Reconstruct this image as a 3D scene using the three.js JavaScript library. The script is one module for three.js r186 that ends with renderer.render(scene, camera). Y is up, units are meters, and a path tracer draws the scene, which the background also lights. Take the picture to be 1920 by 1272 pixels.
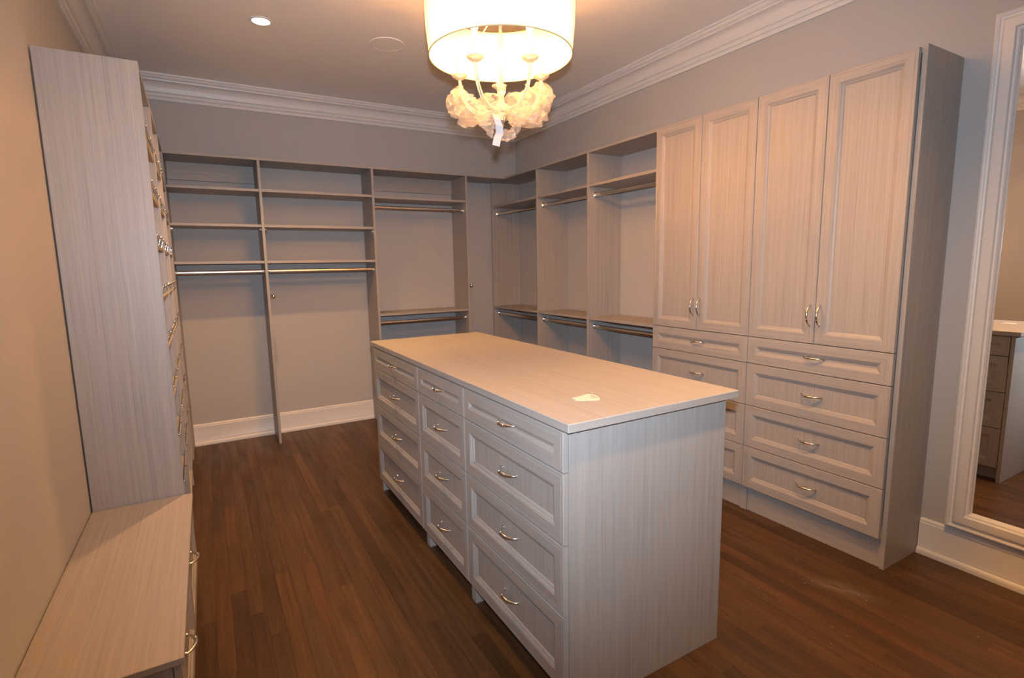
import * as THREE from 'three';
import { mergeGeometries, toCreasedNormals } from 'three/addons/utils/BufferGeometryUtils.js';
import { ImprovedNoise } from 'three/addons/math/ImprovedNoise.js';

// ---------------------------------------------------------------- camera, flash, ceiling lamps, exposure
const scene = new THREE.Scene();
const D2R = Math.PI / 180;
const CAM = new THREE.Vector3(-2.7335, 1.3324, 4.5985);
const camera = new THREE.PerspectiveCamera(2 * Math.atan(636 / 984.36) / D2R, 1920 / 1272, 0.05, 50);
camera.rotation.order = 'YXZ';
camera.rotation.set(-7.951 * D2R, -30.026 * D2R, -1.007 * D2R);
camera.position.copy(CAM);
scene.add(camera);
camera.updateMatrixWorld(true);

const renderer = new THREE.WebGLRenderer({ antialias: true });
renderer.toneMapping = THREE.LinearToneMapping;
renderer.toneMappingExposure = 1.0;
renderer.shadowMap.enabled = true;

const FLASH = { power: 16.0, color: new THREE.Color().setRGB(0.84, 0.985, 1.20) };
const WARM = new THREE.Color().setRGB(1.0, 0.44, 0.09);
const BULB_POWER = 0.91;                       // each of the five chandelier bulbs
const DOWNLIGHT_POWER = 13;                  // each recessed ceiling light
const CEILING = 2.68;

// the photographer's flash, 11 cm above the lens
const flash = new THREE.SpotLight(FLASH.color, FLASH.power, 0, 58 * D2R, 1, 2);
flash.position.copy(CAM).add(new THREE.Vector3(0.012, 0.108, 0));
flash.target.position.copy(flash.position).add(new THREE.Vector3(0.50, 0.09, -0.862));
flash.shadow.radius = 1.2;
flash.name = 'camera_flash';
scene.add(flash, flash.target);

// ---------------------------------------------------------------- helpers
let seed = 7;
const rnd = () => { seed = (seed * 1664525 + 1013904223) >>> 0; return seed / 4294967296; };
const noise = new ImprovedNoise();
const used = {};
function numbered(name) {
  if (used[name] === undefined) { used[name] = 0; return name; }
  used[name] += 1;
  return name + '_' + String(used[name]).padStart(3, '0');
}
function thing(name, label, category, [x, y, z], turn = 0, group) {
  const o = new THREE.Group();
  o.name = numbered(name);
  o.position.set(x, y, z); o.rotation.y = turn;
  o.userData = { label, category };
  if (group) o.userData.group = group;
  scene.add(o);
  return o;
}
// adds a mesh under parent at a place given in the world (parent is not turned) or, for turned parents, in the parent's own axes
function part(parent, name, geo, mat, [x, y, z] = [0, 0, 0], local = false) {
  const m = new THREE.Mesh(geo, mat);
  m.name = name;
  m.position.set(x, y, z);
  if (!local) m.position.sub(parent.position);
  parent.add(m);
  return m;
}
function struct(name, geo, mat, pos = [0, 0, 0]) {
  const m = new THREE.Mesh(geo, mat);
  m.name = name; m.position.set(...pos);
  m.userData = { kind: 'structure' };
  scene.add(m);
  return m;
}

// ---- textures
function hash(x, y, s) {
  let h = (x * 374761393 + y * 668265263 + s * 2147483647) | 0;
  h = Math.imul(h ^ (h >>> 13), 1274126177);
  return ((h ^ (h >>> 16)) >>> 0) / 4294967296;
}
function pnoise(u, v, fu, fv, s) {            // value noise, periodic over the unit square
  const x = u * fu, y = v * fv, x0 = Math.floor(x), y0 = Math.floor(y);
  const sx = x - x0, sy = y - y0, a = sx * sx * (3 - 2 * sx), b = sy * sy * (3 - 2 * sy);
  const X0 = x0 % fu, X1 = (x0 + 1) % fu, Y0 = y0 % fv, Y1 = (y0 + 1) % fv;
  return (hash(X0, Y0, s) * (1 - a) + hash(X1, Y0, s) * a) * (1 - b) + (hash(X0, Y1, s) * (1 - a) + hash(X1, Y1, s) * a) * b - 0.5;
}
function dataTexture(w, h, fn, srgb) {
  const d = new Uint8Array(w * h * 4);
  for (let j = 0; j < h; j++) for (let i = 0; i < w; i++) {
    const c = fn(i / w, j / h), k = (j * w + i) * 4;
    for (let q = 0; q < 3; q++) {
      let v = Math.min(1, Math.max(0, c[q]));
      if (srgb) v = v <= 0.0031308 ? v * 12.92 : 1.055 * Math.pow(v, 1 / 2.4) - 0.055;
      d[k + q] = Math.round(v * 255);
    }
    d[k + 3] = 255;
  }
  const t = new THREE.DataTexture(d, w, h, THREE.RGBAFormat);
  t.wrapS = t.wrapT = THREE.RepeatWrapping;
  t.magFilter = THREE.LinearFilter; t.minFilter = THREE.LinearMipmapLinearFilter; t.generateMipmaps = true;
  if (srgb) t.colorSpace = THREE.SRGBColorSpace;
  t.needsUpdate = true;
  return t;
}
const WU = 0.64, WV = 1.6;                    // metres covered by the laminate texture across and along the grain
const laminate = dataTexture(1024, 512, (u, v) => {
  const wob = u + 0.0012 * Math.sin(2 * Math.PI * (v * 2 + 0.3));
  const uu = ((wob % 1) + 1) % 1;
  const n = 0.30 * pnoise(uu, v, 44, 1, 1) + 0.34 * pnoise(uu, v, 110, 3, 2) + 0.62 * pnoise(uu, v, 256, 5, 3) + 0.50 * pnoise(uu, v, 512, 24, 4);
  const line = Math.max(0, pnoise(uu, v, 190, 4, 6) - 0.27) * 1.5;
  const f = 1 + 0.20 * n - 0.55 * line;
  const t = pnoise(uu, v, 70, 2, 9) * 0.04;
  return [0.400 * f * (1 + t), 0.360 * f, 0.320 * f * (1 - t)];
}, true);
const oak = dataTexture(256, 1024, (u, v) => {
  const w = 0.05 * pnoise(u, v, 3, 3, 21);
  const uu = (((u + w) % 1) + 1) % 1;
  const n = 0.55 * pnoise(uu, v, 24, 5, 11) + 0.45 * pnoise(uu, v, 80, 10, 12) + 0.35 * pnoise(uu, v, 128, 60, 13) + 0.5 * pnoise(u, v, 3, 4, 14);
  const f = 1 + 0.75 * n;
  return [0.082 * f, 0.0405 * f, 0.0165 * f];
}, true);
const oakRough = dataTexture(256, 256, (u, v) => {
  const r = 0.40 + 0.16 * pnoise(u, v, 6, 6, 31) + 0.10 * pnoise(u, v, 30, 60, 32);
  return [r, r, r];
}, false);
const plasterBump = dataTexture(256, 256, (u, v) => {
  const r = 0.5 + 0.5 * pnoise(u, v, 90, 90, 41) + 0.3 * pnoise(u, v, 30, 30, 42);
  return [r, r, r];
}, false);
plasterBump.repeat.set(4, 4);

// ---- materials
const rgb = (r, g, b) => new THREE.Color().setRGB(r, g, b);
const M = {
  wood: new THREE.MeshStandardMaterial({ map: laminate, roughness: 0.46 }),
  inside: new THREE.MeshStandardMaterial({ color: rgb(0.40, 0.36, 0.32), roughness: 0.6 }),
  wall: new THREE.MeshStandardMaterial({ color: rgb(0.475, 0.455, 0.435), roughness: 0.82, bumpMap: plasterBump, bumpScale: 0.0003 }),
  ceiling: new THREE.MeshStandardMaterial({ color: rgb(0.92, 0.87, 0.82), roughness: 0.9 }),
  trim: new THREE.MeshStandardMaterial({ color: rgb(0.74, 0.71, 0.67), roughness: 0.38 }),
  chrome: new THREE.MeshStandardMaterial({ color: rgb(0.86, 0.84, 0.80), metalness: 1, roughness: 0.12 }),
  nickel: new THREE.MeshStandardMaterial({ color: rgb(0.80, 0.74, 0.64), metalness: 1, roughness: 0.24 }),
  mirror: new THREE.MeshStandardMaterial({ color: rgb(0.86, 0.88, 0.87), metalness: 1, roughness: 0.0 }),
  shade: new THREE.MeshPhysicalMaterial({ color: rgb(0.95, 0.87, 0.72), roughness: 1, transmission: 0.5, thickness: 0, side: THREE.DoubleSide }),
  shadeBand: new THREE.MeshStandardMaterial({ color: rgb(0.62, 0.50, 0.28), roughness: 0.6 }),
  white: new THREE.MeshStandardMaterial({ color: rgb(0.8, 0.79, 0.76), roughness: 0.5 }),
  glassArm: new THREE.MeshPhysicalMaterial({ color: rgb(0.96, 0.93, 0.86), roughness: 0.08, transmission: 0.75, thickness: 0.012, ior: 1.5 }),
  film: new THREE.MeshPhysicalMaterial({ color: rgb(0.95, 0.93, 0.90), roughness: 0.22, transmission: 0.88, thickness: 0, side: THREE.DoubleSide }),
  paper: new THREE.MeshStandardMaterial({ color: rgb(0.60, 0.575, 0.55), roughness: 0.85, side: THREE.DoubleSide }),
  bulb: new THREE.MeshStandardMaterial({ color: 0xffffff, emissive: rgb(1, 0.72, 0.40), emissiveIntensity: 14 }),
  lens: new THREE.MeshStandardMaterial({ color: 0xffffff, emissive: rgb(1, 0.80, 0.55), emissiveIntensity: 5 }),
};
const plankTones = [[1, 1, 1], [0.82, 0.80, 0.80], [1.16, 1.12, 1.06], [0.92, 0.94, 0.98], [1.06, 0.98, 0.90], [0.72, 0.72, 0.74]].map(([r, g, b]) =>
  new THREE.MeshPhysicalMaterial({ map: oak, color: rgb(r, g, b), roughness: 1, roughnessMap: oakRough, specularIntensity: 0.55 }));

// ---- geometry
function fromTriangles(pos, uv) {
  const g = new THREE.BufferGeometry();
  g.setAttribute('position', new THREE.Float32BufferAttribute(pos, 3));
  g.setAttribute('uv', new THREE.Float32BufferAttribute(uv, 2));
  g.computeVertexNormals();
  return g;
}
// box with chamfered edges; grain is the axis (0, 1, 2) the texture runs along
function board(w, h, d, grain = 1, c = 0.0012, su = WU, sv = WV) {
  const half = [w / 2, h / 2, d / 2], pos = [], uv = [];
  const ou = rnd(), ov = rnd();
  const P = (ax, s, e) => { const p = [0, 0, 0]; for (let i = 0; i < 3; i++) p[i] = (i === ax ? half[i] : half[i] - c) * s[i]; return p; };
  function tri(a, b, cc, ax) {
    const n = [0, 1, 2].map((i) => { const j = (i + 1) % 3, k = (i + 2) % 3; return (b[j] - a[j]) * (cc[k] - a[k]) - (b[k] - a[k]) * (cc[j] - a[j]); });
    const out = n[0] * (a[0] + b[0] + cc[0]) + n[1] * (a[1] + b[1] + cc[1]) + n[2] * (a[2] + b[2] + cc[2]);
    const t = out >= 0 ? [a, b, cc] : [a, cc, b];
    const va = ax === grain ? (grain + 1) % 3 : grain, ua = 3 - ax - va;
    for (const p of t) { pos.push(...p); uv.push(ou + p[ua] / su, ov + p[va] / sv); }
  }
  const S = [-1, 1];
  for (let ax = 0; ax < 3; ax++) {
    const a1 = (ax + 1) % 3, a2 = (ax + 2) % 3;
    for (const s of S) {
      const q = [[-1, -1], [1, -1], [1, 1], [-1, 1]].map(([i, j]) => { const g = [0, 0, 0]; g[ax] = s; g[a1] = i; g[a2] = j; return P(ax, g); });
      tri(q[0], q[1], q[2], ax); tri(q[0], q[2], q[3], ax);
    }
    for (const s1 of S) for (const s2 of S) {                // edges along ax
      const g0 = [0, 0, 0], g1 = [0, 0, 0]; g0[ax] = -1; g1[ax] = 1; g0[a1] = g1[a1] = s1; g0[a2] = g1[a2] = s2;
      const A = P(a1, g0), B = P(a1, g1), C = P(a2, g1), E = P(a2, g0);
      tri(A, B, C, a1); tri(A, C, E, a1);
    }
  }
  for (const x of S) for (const y of S) for (const z of S) tri(P(0, [x, y, z]), P(1, [x, y, z]), P(2, [x, y, z]), 0);
  return fromTriangles(pos, uv);
}
// board given by its lower and upper corners
function span(parent, name, lo, hi, mat = M.wood, grain = 1, local = false) {
  const s = [0, 1, 2].map((i) => hi[i] - lo[i]);
  return part(parent, name, board(...s, grain), mat, [0, 1, 2].map((i) => (lo[i] + hi[i]) / 2), local);
}
// mitred frame in the xy plane facing +z: rings of [inset, depth]
function ringFrame(w, h, rings) {
  const pos = [], uv = [], ou = rnd(), ov = rnd();
  const corner = (i, inset, z) => { const x = w / 2 - inset, y = h / 2 - inset; return [[-x, -y, z], [x, -y, z], [x, y, z], [-x, y, z]][i]; };
  let run = 0;
  for (let k = 0; k + 1 < rings.length; k++) {
    const [i0, z0] = rings[k], [i1, z1] = rings[k + 1], l = Math.hypot(i1 - i0, z1 - z0);
    for (let i = 0; i < 4; i++) {
      const j = (i + 1) % 4, along = i % 2;
      const q = [corner(i, i0, z0), corner(j, i0, z0), corner(j, i1, z1), corner(i, i1, z1)];
      const us = [run, run, run + l, run + l];
      for (const t of [0, 1, 2, 0, 2, 3]) { pos.push(...q[t]); uv.push(ou + i * 0.23 + us[t] / WU, ov + i * 0.31 + q[t][along] / WV); }
    }
    run += l;
  }
  return fromTriangles(pos, uv);
}
// tube through points with a radius per point; crumple adds folds
function sweep(points, radii, seg = 10, steps = 24, squash = 1, crumple = 0, sd = 0) {
  const curve = new THREE.CatmullRomCurve3(points.map((p) => new THREE.Vector3(...p)), false, 'centripetal');
  const fr = curve.computeFrenetFrames(steps, false), pos = [], idx = [], uv = [];
  for (let i = 0; i <= steps; i++) {
    const t = i / steps, c = curve.getPoint(t), f = t * (radii.length - 1), k = Math.min(radii.length - 2, Math.floor(f));
    const r0 = radii[k] + (radii[k + 1] - radii[k]) * (f - k);
    for (let j = 0; j <= seg; j++) {
      const a = (j % seg) / seg * Math.PI * 2;
      let r = r0;
      if (crumple) {
        const X = Math.cos(a) * 2.2 + sd, Y = Math.sin(a) * 2.2, Z = t * 5;
        r *= 1 + crumple * (1 - 2.2 * Math.abs(noise.noise(X, Y, Z)) - 0.9 * Math.abs(noise.noise(X * 2.7, Y * 2.7, Z * 2.3)));
      }
      const p = c.clone().addScaledVector(fr.normals[i], Math.cos(a) * r).addScaledVector(fr.binormals[i], Math.sin(a) * r * squash);
      pos.push(p.x, p.y, p.z); uv.push(j / seg, t);
    }
  }
  for (let i = 0; i < steps; i++) for (let j = 0; j < seg; j++) {
    const a = i * (seg + 1) + j, b = a + seg + 1;
    idx.push(a, a + 1, b, b, a + 1, b + 1);
  }
  const g = new THREE.BufferGeometry();
  g.setAttribute('position', new THREE.Float32BufferAttribute(pos, 3));
  g.setAttribute('uv', new THREE.Float32BufferAttribute(uv, 2));
  g.setIndex(idx); g.computeVertexNormals();
  return g;
}
const lathe = (pts, seg = 32) => new THREE.LatheGeometry(pts.map(([x, y]) => new THREE.Vector2(x, y)), seg);
const moved = (g, x, y, z) => g.translate(x, y, z);
function merged(list) { return mergeGeometries(list.map((g) => { const n = g.index ? g.toNonIndexed() : g; for (const k of Object.keys(n.attributes)) if (!['position', 'normal', 'uv'].includes(k)) n.deleteAttribute(k); return n; })); }
// moulding: profile [projection, height] swept from a to b (x, z), inward normal n; mitre shortens each end by the projection
function moulding(profile, a, b, n, mitreA = true, mitreB = true) {
  const dx = b[0] - a[0], dz = b[1] - a[1], L = Math.hypot(dx, dz), d = [dx / L, dz / L], pos = [], uv = [];
  const at = (p, y, end) => {
    const s = end ? L - (mitreB ? p : 0) : (mitreA ? p : 0);
    return [a[0] + d[0] * s + n[0] * p, y, a[1] + d[1] * s + n[1] * p];
  };
  const flip = d[0] * n[1] - d[1] * n[0] < 0;
  const tri = (t) => { if (flip) t.reverse(); for (const p of t) { pos.push(...p); uv.push(p[0] + p[2], p[1]); } };
  for (let k = 0; k < profile.length; k++) {
    const [p0, y0] = profile[k], [p1, y1] = profile[(k + 1) % profile.length];
    const A = at(p0, y0, 0), B = at(p0, y0, 1), C = at(p1, y1, 1), E = at(p1, y1, 0);
    tri([A, C, B]); tri([A, E, C]);
  }
  for (const e of [0, 1]) for (let k = 1; k + 1 < profile.length; k++) {
    const t = [at(...profile[0], e), at(...profile[k], e), at(...profile[k + 1], e)];
    tri(e ? t : t.reverse());
  }
  return toCreasedNormals(fromTriangles(pos, uv), 0.5);
}

// ---------------------------------------------------------------- the room
const WX = -3.206, BACK = 0, FRONT = 6.2, TH = 0.12;
{
  const box = (w, h, d) => new THREE.BoxGeometry(w, h, d);
  struct('wall_back', box(-WX + 2 * TH, CEILING, TH), M.wall, [WX / 2, CEILING / 2, -TH / 2]);
  struct('wall_right', box(TH, CEILING, FRONT), M.wall, [TH / 2, CEILING / 2, FRONT / 2]);
  struct('wall_left', box(TH, CEILING, FRONT), M.wall, [WX - TH / 2, CEILING / 2, FRONT / 2]);
  struct('wall_front', box(-WX + 2 * TH, CEILING, TH), M.wall, [WX / 2, CEILING / 2, FRONT + TH / 2]);
  struct('ceiling', box(-WX + 2 * TH, TH, FRONT + 2 * TH), M.ceiling, [WX / 2, CEILING + TH / 2, FRONT / 2]);
  const floor = struct('floor', box(-WX + 2 * TH, 0.1, FRONT + 2 * TH), plankTones[5], [WX / 2, -0.068, FRONT / 2]);
  // strip floor: every board its own mesh
  const PW = 0.057, PH = 0.018;
  for (let i = 0, x = WX; x < 0; i++, x += PW) {
    const w = Math.min(PW, -x) - 0.0003;
    if (w < 0.01) continue;
    let z = -rnd() * 1.1;
    while (z < FRONT) {
      const l = 0.75 + rnd() * 1.25, z0 = Math.max(0, z), z1 = Math.min(FRONT, z + l);
      z += l;
      if (z1 - z0 < 0.02) continue;
      const b = new THREE.Mesh(board(w, PH, z1 - z0 - 0.0003, 2, 0.0002, 0.26, 1.3), plankTones[[0, 0, 1, 2, 3, 4, 5, 0, 4, 3][Math.floor(rnd() * 10)]]);
      b.name = 'plank';
      b.position.set(x + PW / 2 - (PW - 0.0003 - w) / 2 - floor.position.x, -PH / 2 - floor.position.y, (z0 + z1) / 2 - floor.position.z);
      floor.add(b);
    }
  }
  // crown moulding
  const y = 2.528, crown = [[0, y], [0.012, y], [0.014, y + 0.012], [0.012, y + 0.020], [0.022, y + 0.024], [0.026, y + 0.034], [0.024, y + 0.044], [0.034, y + 0.048]];
  for (let i = 0; i <= 8; i++) { const a = i / 8 * Math.PI / 2; crown.push([0.036 + 0.040 * (1 - Math.cos(a)), y + 0.052 + 0.056 * Math.sin(a)]); }
  crown.push([0.084, y + 0.110], [0.086, y + 0.118], [0.094, y + 0.122], [0.100, y + 0.130], [0.100, y + 0.138], [0.108, y + 0.142], [0.110, CEILING], [0, CEILING]);
  struct('trim_1', moulding(crown, [WX, 0], [0, 0], [0, 1]), M.trim);
  struct('trim_2', moulding(crown, [0, 0], [0, FRONT], [-1, 0]), M.trim);
  struct('trim_3', moulding(crown, [WX, FRONT], [WX, 0], [1, 0]), M.trim);
  struct('trim_4', moulding(crown, [0, FRONT], [WX, FRONT], [0, -1]), M.trim);
}
const BASE = [[0, 0], [0.026, 0], [0.026, 0.014], [0.024, 0.022], [0.019, 0.028], [0.016, 0.030], [0.016, 0.040], [0.0145, 0.043], [0.0145, 0.146], [0.012, 0.150], [0.012, 0.158], [0.006, 0.165], [0, 0.166]];

// ---------------------------------------------------------------- shared fittings
const T = 0.019, F = 0.31;
const pullGeo = (() => {
  const L = 0.094, pts = [], rad = [];
  for (let i = 0; i <= 16; i++) {
    const t = i / 16, s = Math.sin(Math.PI * t);
    pts.push([L * (t - 0.5), 0, 0.002 + 0.026 * Math.pow(s, 0.62)]);
    rad.push(0.0030 + 0.0022 * s);
  }
  const bow = sweep(pts, rad, 10, 32, 1.15);
  const foot = (x) => moved(new THREE.CylinderGeometry(0.0052, 0.0062, 0.005, 14).rotateX(Math.PI / 2), x, 0, 0.0025);
  const ring = (x, a) => moved(new THREE.TorusGeometry(0.0052, 0.0014, 8, 14).rotateY(a), x, 0, 0.0262);
  return merged([bow, foot(-L / 2 + 0.001), foot(L / 2 - 0.001), ring(-0.017, Math.PI / 2 - 0.1), ring(0.017, Math.PI / 2 + 0.1)]);
})();
const FRAME = [[0.064, -0.019], [0.0008, -0.019], [0, -0.018], [0, -0.0018], [0.0018, 0], [0.010, 0], [0.011, -0.0006], [0.012, 0], [0.044, 0], [0.0455, -0.0016], [0.049, -0.0024], [0.051, -0.0048], [0.060, -0.0085], [0.0625, -0.0115], [0.064, -0.0115], [0.064, -0.019]];
// a five-piece door or drawer front with its pull; turn = direction it faces, pull = [x, y, vertical]
function front(parent, name, w, h, [x, y, z], turn, pull, turnPull = 0) {
  const f = part(parent, name, ringFrame(w, h, FRAME), M.wood, [x, y, z]);
  f.rotation.y = turn;
  part(f, 'panel', board(w - 0.126, h - 0.126, 0.006, 1, 0.0005), M.wood, [0, 0, -0.0143], true);
  if (pull) {
    const p = part(f, 'handle', pullGeo, M.nickel, [pull[0], pull[1], pull[2] ?? -0.0112], true);
    p.rotation.z = turnPull;
  }
  return f;
}
const rodGeo = {};
function hangingRod(parent, a, b) {            // oval rod between two walls, along x or z
  const alongX = Math.abs(b[0] - a[0]) > 0.01, L = alongX ? b[0] - a[0] : b[2] - a[2];
  const key = L.toFixed(3);
  if (!rodGeo[key]) rodGeo[key] = new THREE.CylinderGeometry(0.0075, 0.0075, L - 0.004, 20).scale(1, 1, 1.9).rotateZ(Math.PI / 2).rotateX(Math.PI / 2);
  const r = part(parent, 'hanging_rod', rodGeo[key], M.nickel, [(a[0] + b[0]) / 2, a[1], (a[2] + b[2]) / 2]);
  if (!alongX) r.rotation.y = -Math.PI / 2;
  for (const s of [-1, 1]) { const c = part(r, 'rod_socket', socketGeo, M.chrome, [s * (L / 2 - 0.006), 0, 0], true); c.rotation.y = s < 0 ? 0 : Math.PI; }
}
const socketGeo = merged([
  moved(new THREE.CylinderGeometry(0.0105, 0.0105, 0.012, 20).scale(1, 1, 1.75).rotateZ(Math.PI / 2).rotateX(Math.PI / 2), 0.001, 0, 0),
  moved(new THREE.CylinderGeometry(0.013, 0.013, 0.003, 20).scale(1, 1, 1.7).rotateZ(Math.PI / 2).rotateX(Math.PI / 2), -0.0045, 0, 0)]);

// ---------------------------------------------------------------- shelving along the back wall
{
  const u = thing('shelving_unit', 'open shelving and hanging bays across the far end wall, between shoe shelves and corner', 'shelving', [-1.8, 0, 0.16]);
  const px = [-2.918, -2.335, -1.515, -0.69], TOP = 2.134;
  for (const x of px) span(u, 'partition', [x - T / 2, 0, 0.003], [x + T / 2, TOP - T, F]);
  span(u, 'top_shelf', [WX + 0.004, TOP - T, 0.003], [-0.004, TOP, F], M.wood, 0);
  const levels = [[1.914, 1.662, 1.400], [1.914, 1.662, 1.400], [1.908, 0.955]];
  levels.forEach((ls, i) => {
    const a = px[i] + T / 2, b = px[i + 1] - T / 2;
    for (const y of ls) span(u, 'shelf', [a + 0.0005, y - T, 0.004], [b - 0.0005, y, F - 0.002], M.wood, 0);
    if (i !== 1) span(u, 'back_rail', [a + 0.001, 1.988, 0.003], [b - 0.001, TOP - T - 0.001, 0.019], M.wood, 0);
    for (const y of i < 2 ? [1.322] : [1.824, 0.873]) hangingRod(u, [a, y, 0.25], [b, y, 0.25]);
    if (i < 2) for (const s of [0, 1]) {
      const c = part(u, 'rod_socket', socketGeo, M.chrome, [s ? b - 0.006 : a + 0.006, 1.626, 0.275]);
      c.rotation.y = s ? Math.PI : 0;
    }
  });
  const valet = merged([
    moved(board(0.012, 0.040, 0.022, 1), 0.006, 0, -0.028),
    moved(new THREE.CylinderGeometry(0.006, 0.006, 0.062, 16).rotateX(Math.PI / 2), 0.021, 0, -0.008),
    moved(new THREE.CylinderGeometry(0.010, 0.010, 0.012, 20).rotateX(Math.PI / 2), 0.021, 0, -0.034),
    moved(new THREE.SphereGeometry(0.0145, 20, 14), 0.021, 0, 0.028)]);
  part(u, 'valet_rod', valet, M.chrome, [px[1] + T / 2, 1.137, 0.295]);
  part(u, 'valet_rod', valet, M.chrome, [px[3] + T / 2, 1.160, 0.270]);
  const ends = [WX, ...px, -0.0];
  struct('baseboard_back', merged(ends.slice(0, -1).map((x, i) => moulding(BASE, [x + (i ? T / 2 + 0.001 : 0), 0], [ends[i + 1] - (i < 4 ? T / 2 + 0.001 : 0.0), 0], [0, 1], false, false))), M.trim);
}

// ---------------------------------------------------------------- hanging bays on the right wall
const pz = [0.055, 0.848, 1.525, 2.206];
{
  const u = thing('shelving_unit', 'double hanging bays with chrome rods on the right wall, between corner and tall cabinets', 'shelving', [-0.155, 0, 1.2]);
  const TOP = 2.134;
  for (const z of pz.slice(0, 3)) span(u, 'partition', [-F, 0, z - T / 2], [-0.003, TOP - T, z + T / 2]);
  span(u, 'top_shelf', [-F, TOP - T, F + 0.0015], [-0.003, TOP, pz[3] - 0.001], M.wood, 2);
  for (let i = 0; i < 3; i++) {
    const a = pz[i] + T / 2, b = pz[i + 1] - (i < 2 ? T / 2 : 0.001);
    for (const y of [1.900, 0.947]) span(u, 'shelf', [-F + 0.002, y - T, a + 0.0005], [-0.004, y, b - 0.0005], M.wood, 2);
    for (const y of [1.828, 0.873]) hangingRod(u, [-0.25, y, a], [-0.25, y, b]);
  }
  const seg = pz.slice(0, 3).map((z, i) => [z + T / 2 + 0.001, i < 2 ? pz[i + 1] - T / 2 - 0.001 : 2.204]).concat([[3.573, FRONT]]);
  struct('baseboard_right', merged(seg.map(([a, b]) => moulding(BASE, [0, a], [0, b], [-1, 0], false, false))), M.trim);
  struct('baseboard_left', moulding(BASE, [WX, FRONT], [WX, 3.17], [1, 0], false, false), M.trim);
}

// ---------------------------------------------------------------- two tall cabinets
const L_TALL = ['tall two-door cabinet over four drawers, beside the open hanging bays', 'tall two-door cabinet over four drawers, nearest the white-framed mirror'];
[[2.206, 2.879, 2.543], [2.879, 3.552, 3.219]].forEach(([z0, z1, zs], i) => {
  const u = thing('tall_cabinet', L_TALL[i], 'cabinet', [-0.16, 0, (z0 + z1) / 2], 0);
  const D = -0.308, X = D - 0.021, TOP = 2.127, G = 0.0016;
  span(u, 'side_panel', [D, 0, z0 + 0.0004], [-0.002, TOP - 0.002, z0 + T]);
  if (i) span(u, 'end_panel', [D, 0, z1], [-0.002, 2.135, z1 + T]);
  else span(u, 'side_panel', [D, 0, z1 - T], [-0.002, TOP - 0.002, z1 - 0.0004]);
  const b = i ? z1 : z1 - T;
  span(u, 'top_panel', [D, TOP - 0.002 - T, z0 + T], [-0.003, TOP - 0.002, b], M.wood, 2);
  span(u, 'back_panel', [-0.010, 0.14, z0 + T], [-0.003, TOP - 0.022, b], M.wood);
  span(u, 'toe_kick', [D + 0.010, 0, z0 + T + 0.0004], [D + 0.010 + T, 0.134, b - 0.0004], M.wood, 2);
  span(u, 'bottom_panel', [D, 0.1345, z0 + T], [-0.011, 0.1345 + T, b], M.wood, 2);
  for (const [a, c, s] of [[z0, zs, 1], [zs, z1, -1]])
    front(u, 'door', c - a - 2 * G, TOP - 0.9485 - 2 * G, [X, (TOP + 0.9485) / 2, (a + c) / 2], -Math.PI / 2, [s * ((c - a) / 2 - 0.023), 1.082 - (TOP + 0.9485) / 2, 0], Math.PI / 2);
  const rows = [0.9485, 0.810, 0.586, 0.363, 0.138];
  for (let k = 0; k < 4; k++)
    front(u, 'drawer', z1 - z0 - 2 * G, rows[k] - rows[k + 1] - 2 * G, [X, (rows[k] + rows[k + 1]) / 2, (z0 + z1) / 2], -Math.PI / 2, [0.006, 0.004]);
});

// ---------------------------------------------------------------- island: three drawer cabinets under one worktop
const IX0 = -1.929, IX1 = -1.2555, ITOP = 0.9104, ICT = 0.026;
const L_ISL = ['drawer cabinet of the island at its far end, by the back shelving', 'narrow middle drawer cabinet of the island', 'drawer cabinet of the island nearest the camera, with a plain end panel'];
[[1.600, 2.333], [2.333, 2.831], [2.831, 3.475]].forEach(([z0, z1], i) => {
  const u = thing('drawer_cabinet', L_ISL[i], 'cabinet', [(IX0 + IX1) / 2, 0, (z0 + z1) / 2]);
  const H = ITOP - ICT - 0.0015, C0 = IX0 + T + 0.0015, C1 = IX1 - T - 0.0015, G = 0.0016;
  const lo = i === 0 ? 1.577 : z0 + 0.0004, hi = i === 2 ? z1 : z1 - 0.0004;
  span(u, i === 0 ? 'end_panel' : 'side_panel', [C0, 0, lo], [C1, H, lo + T]);
  span(u, i === 2 ? 'end_panel' : 'side_panel', [C0, 0, hi - T], [i === 2 ? IX1 - 0.004 : C1, H, hi]);
  const a = lo + T + 0.0004, b = hi - T - 0.0004;
  span(u, 'bottom_panel', [C0, 0.090, a], [C1, 0.090 + T, b], M.wood, 2);
  span(u, 'top_panel', [C0, H - T, a], [C1, H, b], M.wood, 2);
  span(u, 'toe_kick', [C0 + 0.055, 0, a], [C0 + 0.055 + T, 0.0895, b], M.wood, 2);
  span(u, 'toe_kick', [C1 - 0.055 - T, 0, a], [C1 - 0.055, 0.0895, b], M.wood, 2);
  const rows = [0.8815, 0.762, 0.547, 0.330, 0.088];
  for (const s of [-1, 1]) for (let k = 0; k < 4; k++) {
    const e = s > 0 && i === 2 ? z1 - T - 0.001 : z1;
    front(u, 'drawer', e - z0 - 2 * G, rows[k] - rows[k + 1] - 2 * G, [s < 0 ? IX0 : IX1, (rows[k] + rows[k + 1]) / 2, (z0 + e) / 2], s * Math.PI / 2, [0, 0.004]);
  }
});
{
  const u = thing('worktop', 'long pale wood-grain worktop covering the island drawers', 'worktop', [-1.582, ITOP - ICT, 2.528]);
  part(u, 'top_slab', board(0.699, ICT, 1.948, 2, 0.0022), M.wood, [-1.5818, ITOP - ICT / 2, 2.528]);
}

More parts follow.
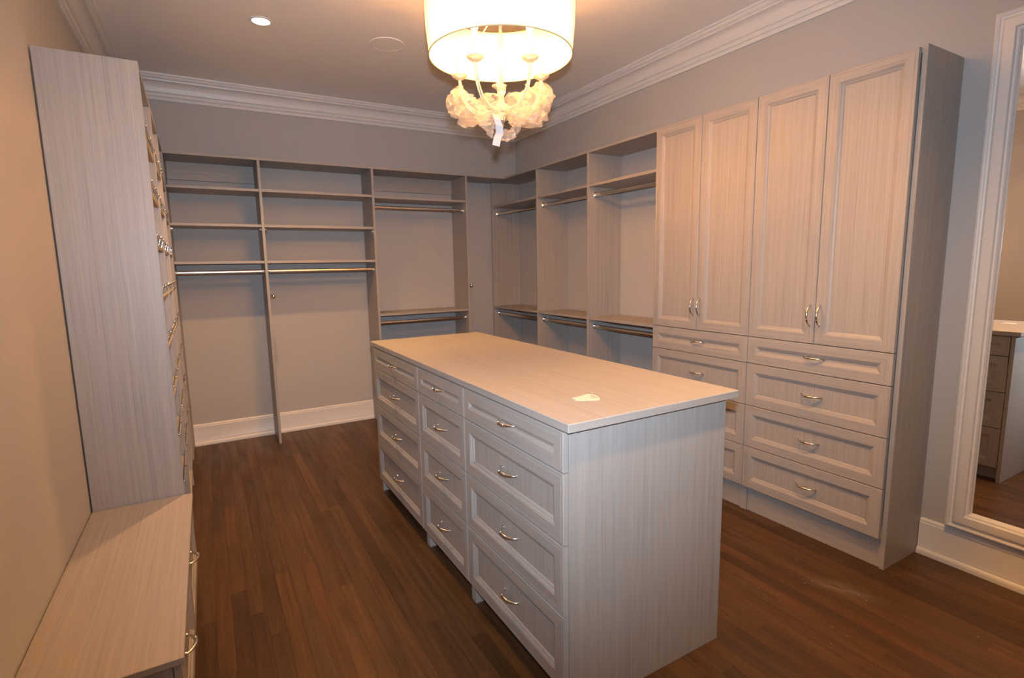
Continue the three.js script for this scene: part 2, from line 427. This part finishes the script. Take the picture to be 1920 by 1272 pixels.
// ---------------------------------------------------------------- shoe tower on the left wall (slightly out of square)
{
  const N = 2.036, X = -2.887;                 // near end and front edge
  const u = thing('shoe_tower', 'tall open shoe shelving with slanted shelves and chrome fences on the left wall', 'shelving', [X, 0, N], 0.0125);
  // own axes: +x out of the front, -z along the wall away from the camera
  const parts = [0, -0.585, -1.165, -1.690], top = 2.134;
  const depth = (z) => Math.min(0.313, 0.3165 + z * 0.0125);
  parts.forEach((z, i) => {
    span(u, i === 0 || i === 3 ? 'end_panel' : 'partition', [-depth(z - T), i === 0 ? 0 : 0, z - T], [0, i === 0 || i === 3 ? top : top - T - 0.0005, z], M.wood, 1, true);
  });
  const len = -parts[3];
  span(u, 'top_shelf', [-depth(-len), top - T, -len + 0.0005], [-0.001, top, -T - 0.0005], M.wood, 2, true);
  for (let b = 0; b < 3; b++) {
    const z0 = parts[b + 1] + 0.0005, z1 = parts[b] - T - 0.0005, w = z1 - z0, d = 0.272;
    const shelfGeo = board(d, 0.016, w, 2), tilt = 0.27;
    const fence = merged([
      ...[0.016, 0.036].map((y) => moved(new THREE.CylinderGeometry(0.0032, 0.0032, w - 0.012, 12).rotateX(Math.PI / 2), 0, y, 0)),
      ...[-1, 0, 1].map((s) => moved(new THREE.CylinderGeometry(0.0042, 0.0042, 0.042, 12), 0, 0.019, s * (w / 2 - 0.05))),
      ...[-1, 0, 1].map((s) => moved(new THREE.SphereGeometry(0.006, 14, 10), 0, 0.040, s * (w / 2 - 0.05)))]);
    for (let k = 0; k < 8; k++) {
      const y = 1.862 - k * 0.2135;
      const s = part(u, 'shoe_shelf', shelfGeo, M.wood, [-0.004 - Math.cos(tilt) * d / 2, y + Math.sin(tilt) * d / 2, (z0 + z1) / 2], true);
      s.rotation.z = -tilt;
      part(s, 'shoe_fence', fence, M.chrome, [d / 2 - 0.010, 0.0085, 0], true);
    }
    span(u, 'bottom_shelf', [-depth(z0) + 0.002, 0.085, z0], [-0.002, 0.085 + T, z1], M.wood, 2, true);
    span(u, 'toe_kick', [-0.045 - T, 0, z0], [-0.045, 0.0845, z1], M.wood, 2, true);
  }
}

// ---------------------------------------------------------------- bench with drawers in front of the shoe tower
{
  const z0 = 2.042, z1 = 3.164, H = 0.387;
  const u = thing('bench', 'low wood-grain bench with drawers along the left wall, in front of shoe tower', 'bench', [-3.03, 0, (z0 + z1) / 2]);
  span(u, 'bench_top', [WX + 0.003, H - T, z0], [-2.858, H, z1], M.wood, 2);
  const C = -2.886, e = z1 - 0.022, mid = (z0 + e) / 2;
  for (const [a, n] of [[z0 + 0.001, 'side_panel'], [mid - T / 2, 'side_panel'], [e - T, 'end_panel']]) span(u, n, [WX + 0.030, 0, a], [C, H - T - 0.001, a + T]);
  for (const [a, b] of [[z0 + 0.001 + T, mid - T / 2], [mid + T / 2, e - T]]) {
    span(u, 'toe_kick', [C - 0.05 - T, 0, a + 0.0005], [C - 0.05, 0.079, b - 0.0005], M.wood, 2);
    span(u, 'bottom_panel', [WX + 0.030, 0.080, a + 0.0005], [C, 0.080 + T, b - 0.0005], M.wood, 2);
  }
  for (const [a, b] of [[z0 + 0.001, mid], [mid, e]])
    front(u, 'drawer', b - a - 0.0026, 0.365 - 0.082, [C + T + 0.0015, (0.365 + 0.082) / 2, (a + b) / 2], Math.PI / 2, [0, 0.006]);
}

// ---------------------------------------------------------------- wall mirror
{
  const z0 = 3.668, z1 = 4.86, y0 = 0.176, y1 = 2.253, w = z1 - z0, h = y1 - y0;
  const u = thing('wall_mirror', 'tall wall mirror in a wide white moulded frame', 'mirror', [-0.02, y0, (z0 + z1) / 2]);
  const rings = [[0.086, -0.036], [0, -0.036], [0, -0.012], [0.003, -0.006], [0.010, -0.003], [0.016, -0.006], [0.018, -0.010], [0.024, -0.012], [0.028, -0.008], [0.033, -0.002], [0.042, 0], [0.066, 0.001], [0.069, -0.003], [0.070, -0.008], [0.076, -0.010], [0.081, -0.016], [0.082, -0.022], [0.086, -0.026], [0.086, -0.036]];
  const f = part(u, 'frame', toCreasedNormals(ringFrame(w, h, rings), 0.5), M.trim, [-0.040, (y0 + y1) / 2, (z0 + z1) / 2]);
  f.rotation.y = -Math.PI / 2;
  part(u, 'mirror_glass', new THREE.BoxGeometry(0.005, h - 0.150, w - 0.150), M.mirror, [-0.010, (y0 + y1) / 2, (z0 + z1) / 2]);
}

// ---------------------------------------------------------------- ceiling fittings
function recessedLight(x, z, label, power) {
  const u = thing('recessed_light', label, 'light', [x, CEILING, z]);
  part(u, 'trim_ring', lathe([[0.046, -0.0005], [0.046, -0.004], [0.050, -0.006], [0.058, -0.004], [0.060, -0.0005]], 40), M.white, [x, CEILING, z]);
  part(u, 'lens', lathe([[0.0001, -0.0035], [0.030, -0.0035], [0.0455, -0.0025]], 40), M.lens, [x, CEILING, z]);
  const s = new THREE.SpotLight(rgb(1, 0.54, 0.20), power, 0, 58 * D2R, 0.9, 2);
  s.position.set(0, -0.012, 0); s.target.position.set(0, -1, 0); s.shadow.radius = 2.2;
  u.add(s, s.target);
}
recessedLight(-2.352, 1.262, 'round recessed ceiling light glowing over the far left shelving', DOWNLIGHT_POWER);
recessedLight(-1.25, 3.95, 'round recessed ceiling light above the near end of the island', DOWNLIGHT_POWER);
{
  const u = thing('ceiling_speaker', 'faint flush round ceiling cover between recessed light and chandelier', 'speaker', [-1.656, CEILING, 1.281]);
  part(u, 'cover', lathe([[0.0001, -0.0030], [0.092, -0.0030], [0.0945, -0.0018], [0.096, -0.0045], [0.102, -0.0045], [0.103, -0.0002]], 48), M.ceiling, [-1.656, CEILING, 1.281]);
}

// ---------------------------------------------------------------- chandelier
const CH = new THREE.Vector3(-1.577, 0, 2.545);
{
  const toCam = Math.atan2(CAM.x - CH.x, CAM.z - CH.z);
  const pol = (r, a, y) => [CH.x + r * Math.sin(toCam + a), y, CH.z + r * Math.cos(toCam + a)];
  const u = thing('chandelier', 'glowing chandelier with a cream drum shade and glass arms above the island', 'chandelier', [CH.x, CEILING, CH.z]);
  const SB = 2.205, ST = 2.425, R = 0.300;
  const at = (name, geo, mat) => part(u, name, geo, mat, [CH.x, 0, CH.z]);
  at('canopy', lathe([[0.0001, CEILING - 0.032], [0.018, CEILING - 0.031], [0.045, CEILING - 0.022], [0.062, CEILING - 0.006], [0.064, CEILING - 0.0005], [0.0001, CEILING - 0.0005]], 32), M.chrome);
  at('stem', new THREE.CylinderGeometry(0.007, 0.007, CEILING - 0.03 - 1.99, 16).translate(0, (CEILING - 0.03 + 1.99) / 2, 0), M.chrome);
  const shade = at('lamp_shade', lathe([[R, SB], [R + 0.006, SB + 0.07], [R + 0.010, (SB + ST) / 2], [R + 0.012, ST - 0.05], [R + 0.012, ST]], 72), M.shade);
  for (const [y, r] of [[SB, R], [ST, R + 0.012]]) part(shade, 'shade_ring', new THREE.TorusGeometry(r, 0.0028, 10, 72).rotateX(Math.PI / 2), M.shadeBand, [0, y, 0], true);
  part(shade, 'shade_spider', merged([0, 1, 2].map((k) => new THREE.CylinderGeometry(0.0025, 0.0025, 2 * R, 8).rotateZ(Math.PI / 2).rotateY(k * Math.PI / 3 + 0.3).translate(0, ST - 0.012, 0))), M.white, [0, 0, 0], true);
  at('hub', lathe([[0.0001, 1.965], [0.014, 1.968], [0.024, 1.978], [0.030, 1.995], [0.024, 2.012], [0.012, 2.022], [0.011, 2.05], [0.018, 2.062], [0.020, 2.078], [0.012, 2.095], [0.0085, 2.10], [0.0085, 2.20], [0.0001, 2.20]], 28), M.glassArm);
  at('finial', lathe([[0.0001, 1.918], [0.006, 1.921], [0.008, 1.928], [0.005, 1.934], [0.012, 1.940], [0.0175, 1.951], [0.0165, 1.961], [0.008, 1.9655], [0.0001, 1.9655]], 28), M.chrome);
  const cup = lathe([[0.0001, -0.004], [0.010, -0.003], [0.020, 0.002], [0.033, 0.012], [0.035, 0.015], [0.030, 0.014], [0.014, 0.006], [0.0001, 0.005]], 28);
  const candle = new THREE.CylinderGeometry(0.0115, 0.0115, 0.100, 18).translate(0, 0.056, 0);
  const bulb = lathe([[0.0001, 0.106], [0.008, 0.108], [0.0145, 0.120], [0.0165, 0.132], [0.0135, 0.148], [0.006, 0.166], [0.0001, 0.174]], 20);
  for (let k = 0; k < 5; k++) {
    const a = (39 + 72 * k) * D2R, p = (r, y) => { const q = pol(r, a, y); return [q[0] - CH.x, y, q[2] - CH.z]; };
    const arm = at('arm', sweep([p(0.022, 2.000), p(0.055, 1.985), p(0.105, 1.988), p(0.150, 2.020), p(0.178, 2.075), p(0.186, 2.130)], [0.0085, 0.009, 0.009, 0.008, 0.007, 0.0065], 12, 28), M.glassArm);
    const t = p(0.186, 2.134);
    part(arm, 'candle_cup', cup, M.glassArm, t, true);
    part(arm, 'candle_sleeve', candle, M.white, t, true);
    part(arm, 'bulb', bulb, M.bulb, t, true);
    const l = new THREE.PointLight(WARM, BULB_POWER, 0, 2);
    l.position.set(t[0], t[1] + 0.134, t[2]); l.shadow.radius = 1;
    arm.add(l);
  }
  // clear protective film left on the arms, and a paper strip
  const w = (lat, y, fwd = 0) => {              // sideways (as seen from the front), height, towards the front
    const c = Math.cos(toCam), s = Math.sin(toCam);
    return [c * lat + s * fwd, y, -s * lat + c * fwd];
  };
  const crinkled = (g) => { const n = g.toNonIndexed(); n.computeVertexNormals(); return toCreasedNormals(n, 0.35); };
  function film(label, list) {
    const t = thing('plastic_film', label, 'plastic film', [CH.x, 1.9, CH.z]);
    part(t, 'sheet', merged(list.map(([pts, rad, sd, sq]) => crinkled(sweep(pts, rad, 15, 16, sq ?? 1, 0.9, sd)).translate(0, -1.9, 0))), M.film, [CH.x, 1.9, CH.z]);
  }
  const onArm = (deg, r, y) => w(r * Math.sin(deg * D2R), y, r * Math.cos(deg * D2R));
  film('crumpled clear plastic film wrapped round the left chandelier arm', [
    [[onArm(255, 0.060, 1.985), onArm(255, 0.105, 1.980), onArm(255, 0.150, 2.005), onArm(255, 0.182, 2.055), onArm(256, 0.192, 2.100)], [0.014, 0.036, 0.040, 0.030, 0.016], 1.3, 0.9],
    [[onArm(262, 0.185, 2.085), onArm(262, 0.212, 2.050), onArm(260, 0.214, 2.000), onArm(258, 0.196, 1.975)], [0.010, 0.026, 0.024, 0.008], 4.1, 0.7]]);
  film('crumpled clear plastic film bunched round the right chandelier arm', [
    [[onArm(108, 0.060, 1.990), onArm(108, 0.105, 1.990), onArm(110, 0.150, 2.025), onArm(111, 0.180, 2.075), onArm(111, 0.184, 2.120)], [0.018, 0.044, 0.054, 0.048, 0.016], 7.7, 0.9],
    [[onArm(100, 0.120, 2.000), onArm(98, 0.130, 1.965), onArm(96, 0.124, 1.938)], [0.040, 0.030, 0.006], 2.2, 0.6],
    [[onArm(112, 0.170, 2.090), onArm(113, 0.205, 2.060), onArm(113, 0.212, 2.025)], [0.016, 0.034, 0.010], 5.2, 0.7]]);
  film('crumpled clear plastic film hanging in points below the chandelier hub', [
    [[w(-0.020, 2.02, 0.07), w(-0.052, 1.985, 0.09), w(-0.068, 1.940, 0.09), w(-0.078, 1.905, 0.09)], [0.020, 0.044, 0.042, 0.010], 3.3, 0.75],
    [[w(-0.066, 1.945, 0.10), w(-0.056, 1.905, 0.11), w(-0.042, 1.853, 0.11)], [0.036, 0.024, 0.004], 5.9, 0.6],
    [[w(0.020, 2.02, 0.05), w(0.056, 1.985, 0.06), w(0.074, 1.945, 0.05), w(0.082, 1.915, 0.04)], [0.022, 0.048, 0.042, 0.012], 8.8, 0.8],
    [[w(0.064, 1.945, 0.07), w(0.058, 1.900, 0.08), w(0.040, 1.853, 0.08)], [0.034, 0.022, 0.004], 9.4, 0.6],
    [[w(-0.03, 1.905, -0.02), w(0.010, 1.893, -0.02), w(0.055, 1.905, -0.02)], [0.010, 0.016, 0.012], 6.1, 0.8]]);
  const tag = thing('paper_strip', 'narrow white paper strip dangling below the chandelier', 'paper', [CH.x, 1.8, CH.z]);
  const pos = [], idx = [], rows = [[-0.026, 1.940, 0.135], [-0.020, 1.918, 0.150], [-0.012, 1.890, 0.155], [-0.010, 1.862, 0.150], [-0.020, 1.840, 0.160], [-0.026, 1.808, 0.172]];
  rows.forEach(([l, y, f]) => { for (const s of [-1, 1]) for (const e of [0, 0.0007]) { const q = w(l + s * 0.0145, y - s * 0.004, f + e); pos.push(q[0], q[1] - 1.8, q[2]); } });
  for (let i = 0; i + 1 < rows.length; i++) { const a = i * 4, b = a + 4; for (const [p, q, r, s] of [[a + 1, a + 3, b + 3, b + 1], [a, b, b + 2, a + 2], [a, a + 1, b + 1, b], [a + 2, b + 2, b + 3, a + 3]]) idx.push(p, q, r, p, r, s); }
  const g = new THREE.BufferGeometry();
  g.setAttribute('position', new THREE.Float32BufferAttribute(pos, 3)); g.setIndex(idx);
  const gg = g.toNonIndexed(); gg.computeVertexNormals();
  part(tag, 'strip', gg, M.paper, [CH.x, 1.8, CH.z]);
}

// ---------------------------------------------------------------- paper tag lying on the worktop
{
  const c = document.createElement('canvas'); c.width = 256; c.height = 128;
  const g = c.getContext('2d');
  g.fillStyle = '#f3ecdf'; g.fillRect(0, 0, 256, 128);
  g.fillStyle = '#7a5c3c'; g.fillRect(214, 34, 10, 60);
  g.fillStyle = '#b99467'; g.fillRect(194, 44, 4, 48); g.fillRect(182, 50, 5, 38); g.fillRect(172, 46, 3, 44);
  g.fillStyle = '#cdb89a'; g.fillRect(120, 52, 3, 40); g.fillRect(112, 56, 3, 30);
  const tex = new THREE.CanvasTexture(c); tex.colorSpace = THREE.SRGBColorSpace;
  const P = [[-1.761, 3.287], [-1.742, 3.275], [-1.738, 3.281], [-1.699, 3.272], [-1.682, 3.268], [-1.672, 3.286], [-1.675, 3.312], [-1.685, 3.334], [-1.699, 3.349], [-1.748, 3.329], [-1.768, 3.315], [-1.757, 3.300]];
  const ox = -1.715, oz = 3.305;
  const sh = new THREE.Shape(P.map(([x, z]) => new THREE.Vector2(x - ox, -(z - oz))));
  const geo = new THREE.ExtrudeGeometry(sh, { depth: 0.0008, bevelEnabled: false, curveSegments: 4 });
  geo.rotateX(-Math.PI / 2);
  const p = geo.attributes.position, uv = geo.attributes.uv;
  for (let i = 0; i < p.count; i++) {
    const x = p.getX(i), z = p.getZ(i);
    p.setY(i, p.getY(i) + 0.0003 + 0.9 * Math.max(0, x - 0.012) ** 2 + 0.5 * Math.max(0, -0.02 - x) ** 2 + 0.6 * Math.max(0, -z - 0.01) ** 2);
    uv.setXY(i, (x + 0.053) / 0.096, (0.044 - z) / 0.081);
  }
  geo.computeVertexNormals();
  const t = thing('paper_tag', 'small cream paper tag lying on the island worktop', 'paper tag', [ox, ITOP, oz]);
  part(t, 'tag_card', geo, new THREE.MeshStandardMaterial({ map: tex, roughness: 0.8, color: rgb(0.80, 0.78, 0.74) }), [ox, ITOP, oz]);
}

// ---------------------------------------------------------------- dusty smear on the boards near the tall cabinet
{
  const smear = dataTexture(128, 128, (u, v) => {
    const x = (u - 0.42) * 2.6, y = (v - 0.5) * 2.4 + 0.5 * x * x;
    let a = Math.exp(-(x * x * 1.6 + y * y * 5)) * (0.75 + 0.9 * pnoise(u, v, 9, 20, 51));
    a += 0.9 * Math.exp(-Math.pow((v - 0.42 - 0.25 * (u - 0.5)) * 46, 2)) * Math.max(0, 1 - Math.abs(u - 0.5) * 2.2);
    a *= Math.max(0, 1 - Math.pow(Math.hypot(u - 0.5, v - 0.5) * 2, 4)) * 0.22;
    return [a, a, a];
  }, false);
  const m = new THREE.MeshStandardMaterial({ color: rgb(0.45, 0.36, 0.27), roughness: 1, alphaMap: smear, transparent: true });
  const f = scene.getObjectByName('floor');
  const d = new THREE.Mesh(new THREE.PlaneGeometry(0.36, 0.20).rotateX(-Math.PI / 2), m);
  d.name = 'dust_smear'; d.rotation.y = -1.15;
  d.position.set(-0.575, 0.0006, 3.56).sub(f.position);
  f.add(d);
}

// ---------------------------------------------------------------- specks of sawdust on the floor
{
  const n = 48, im = new THREE.InstancedMesh(new THREE.IcosahedronGeometry(0.0012, 0), M.paper, n), m = new THREE.Matrix4();
  for (let i = 0; i < n; i++) {
    const near = i < 32, x = near ? -0.95 + rnd() * 0.9 : -2.8 + rnd() * 0.8, z = near ? 3.0 + rnd() * 1.0 : 1.0 + rnd() * 2.2;
    const s = 0.5 + rnd() * 0.9;
    m.makeScale(s * 1.3, s * 0.6, s).setPosition(x, 0.0008 * s, z);
    im.setMatrixAt(i, m);
  }
  im.name = 'sawdust';
  im.userData = { label: 'tiny pale sawdust specks scattered over the dark floor', category: 'dust', kind: 'stuff' };
  scene.add(im);
}

scene.traverse((o) => {
  if (o.isMesh) { o.castShadow = true; o.receiveShadow = true; }
  if (o.isLight) o.castShadow = true;
});
renderer.render(scene, camera);
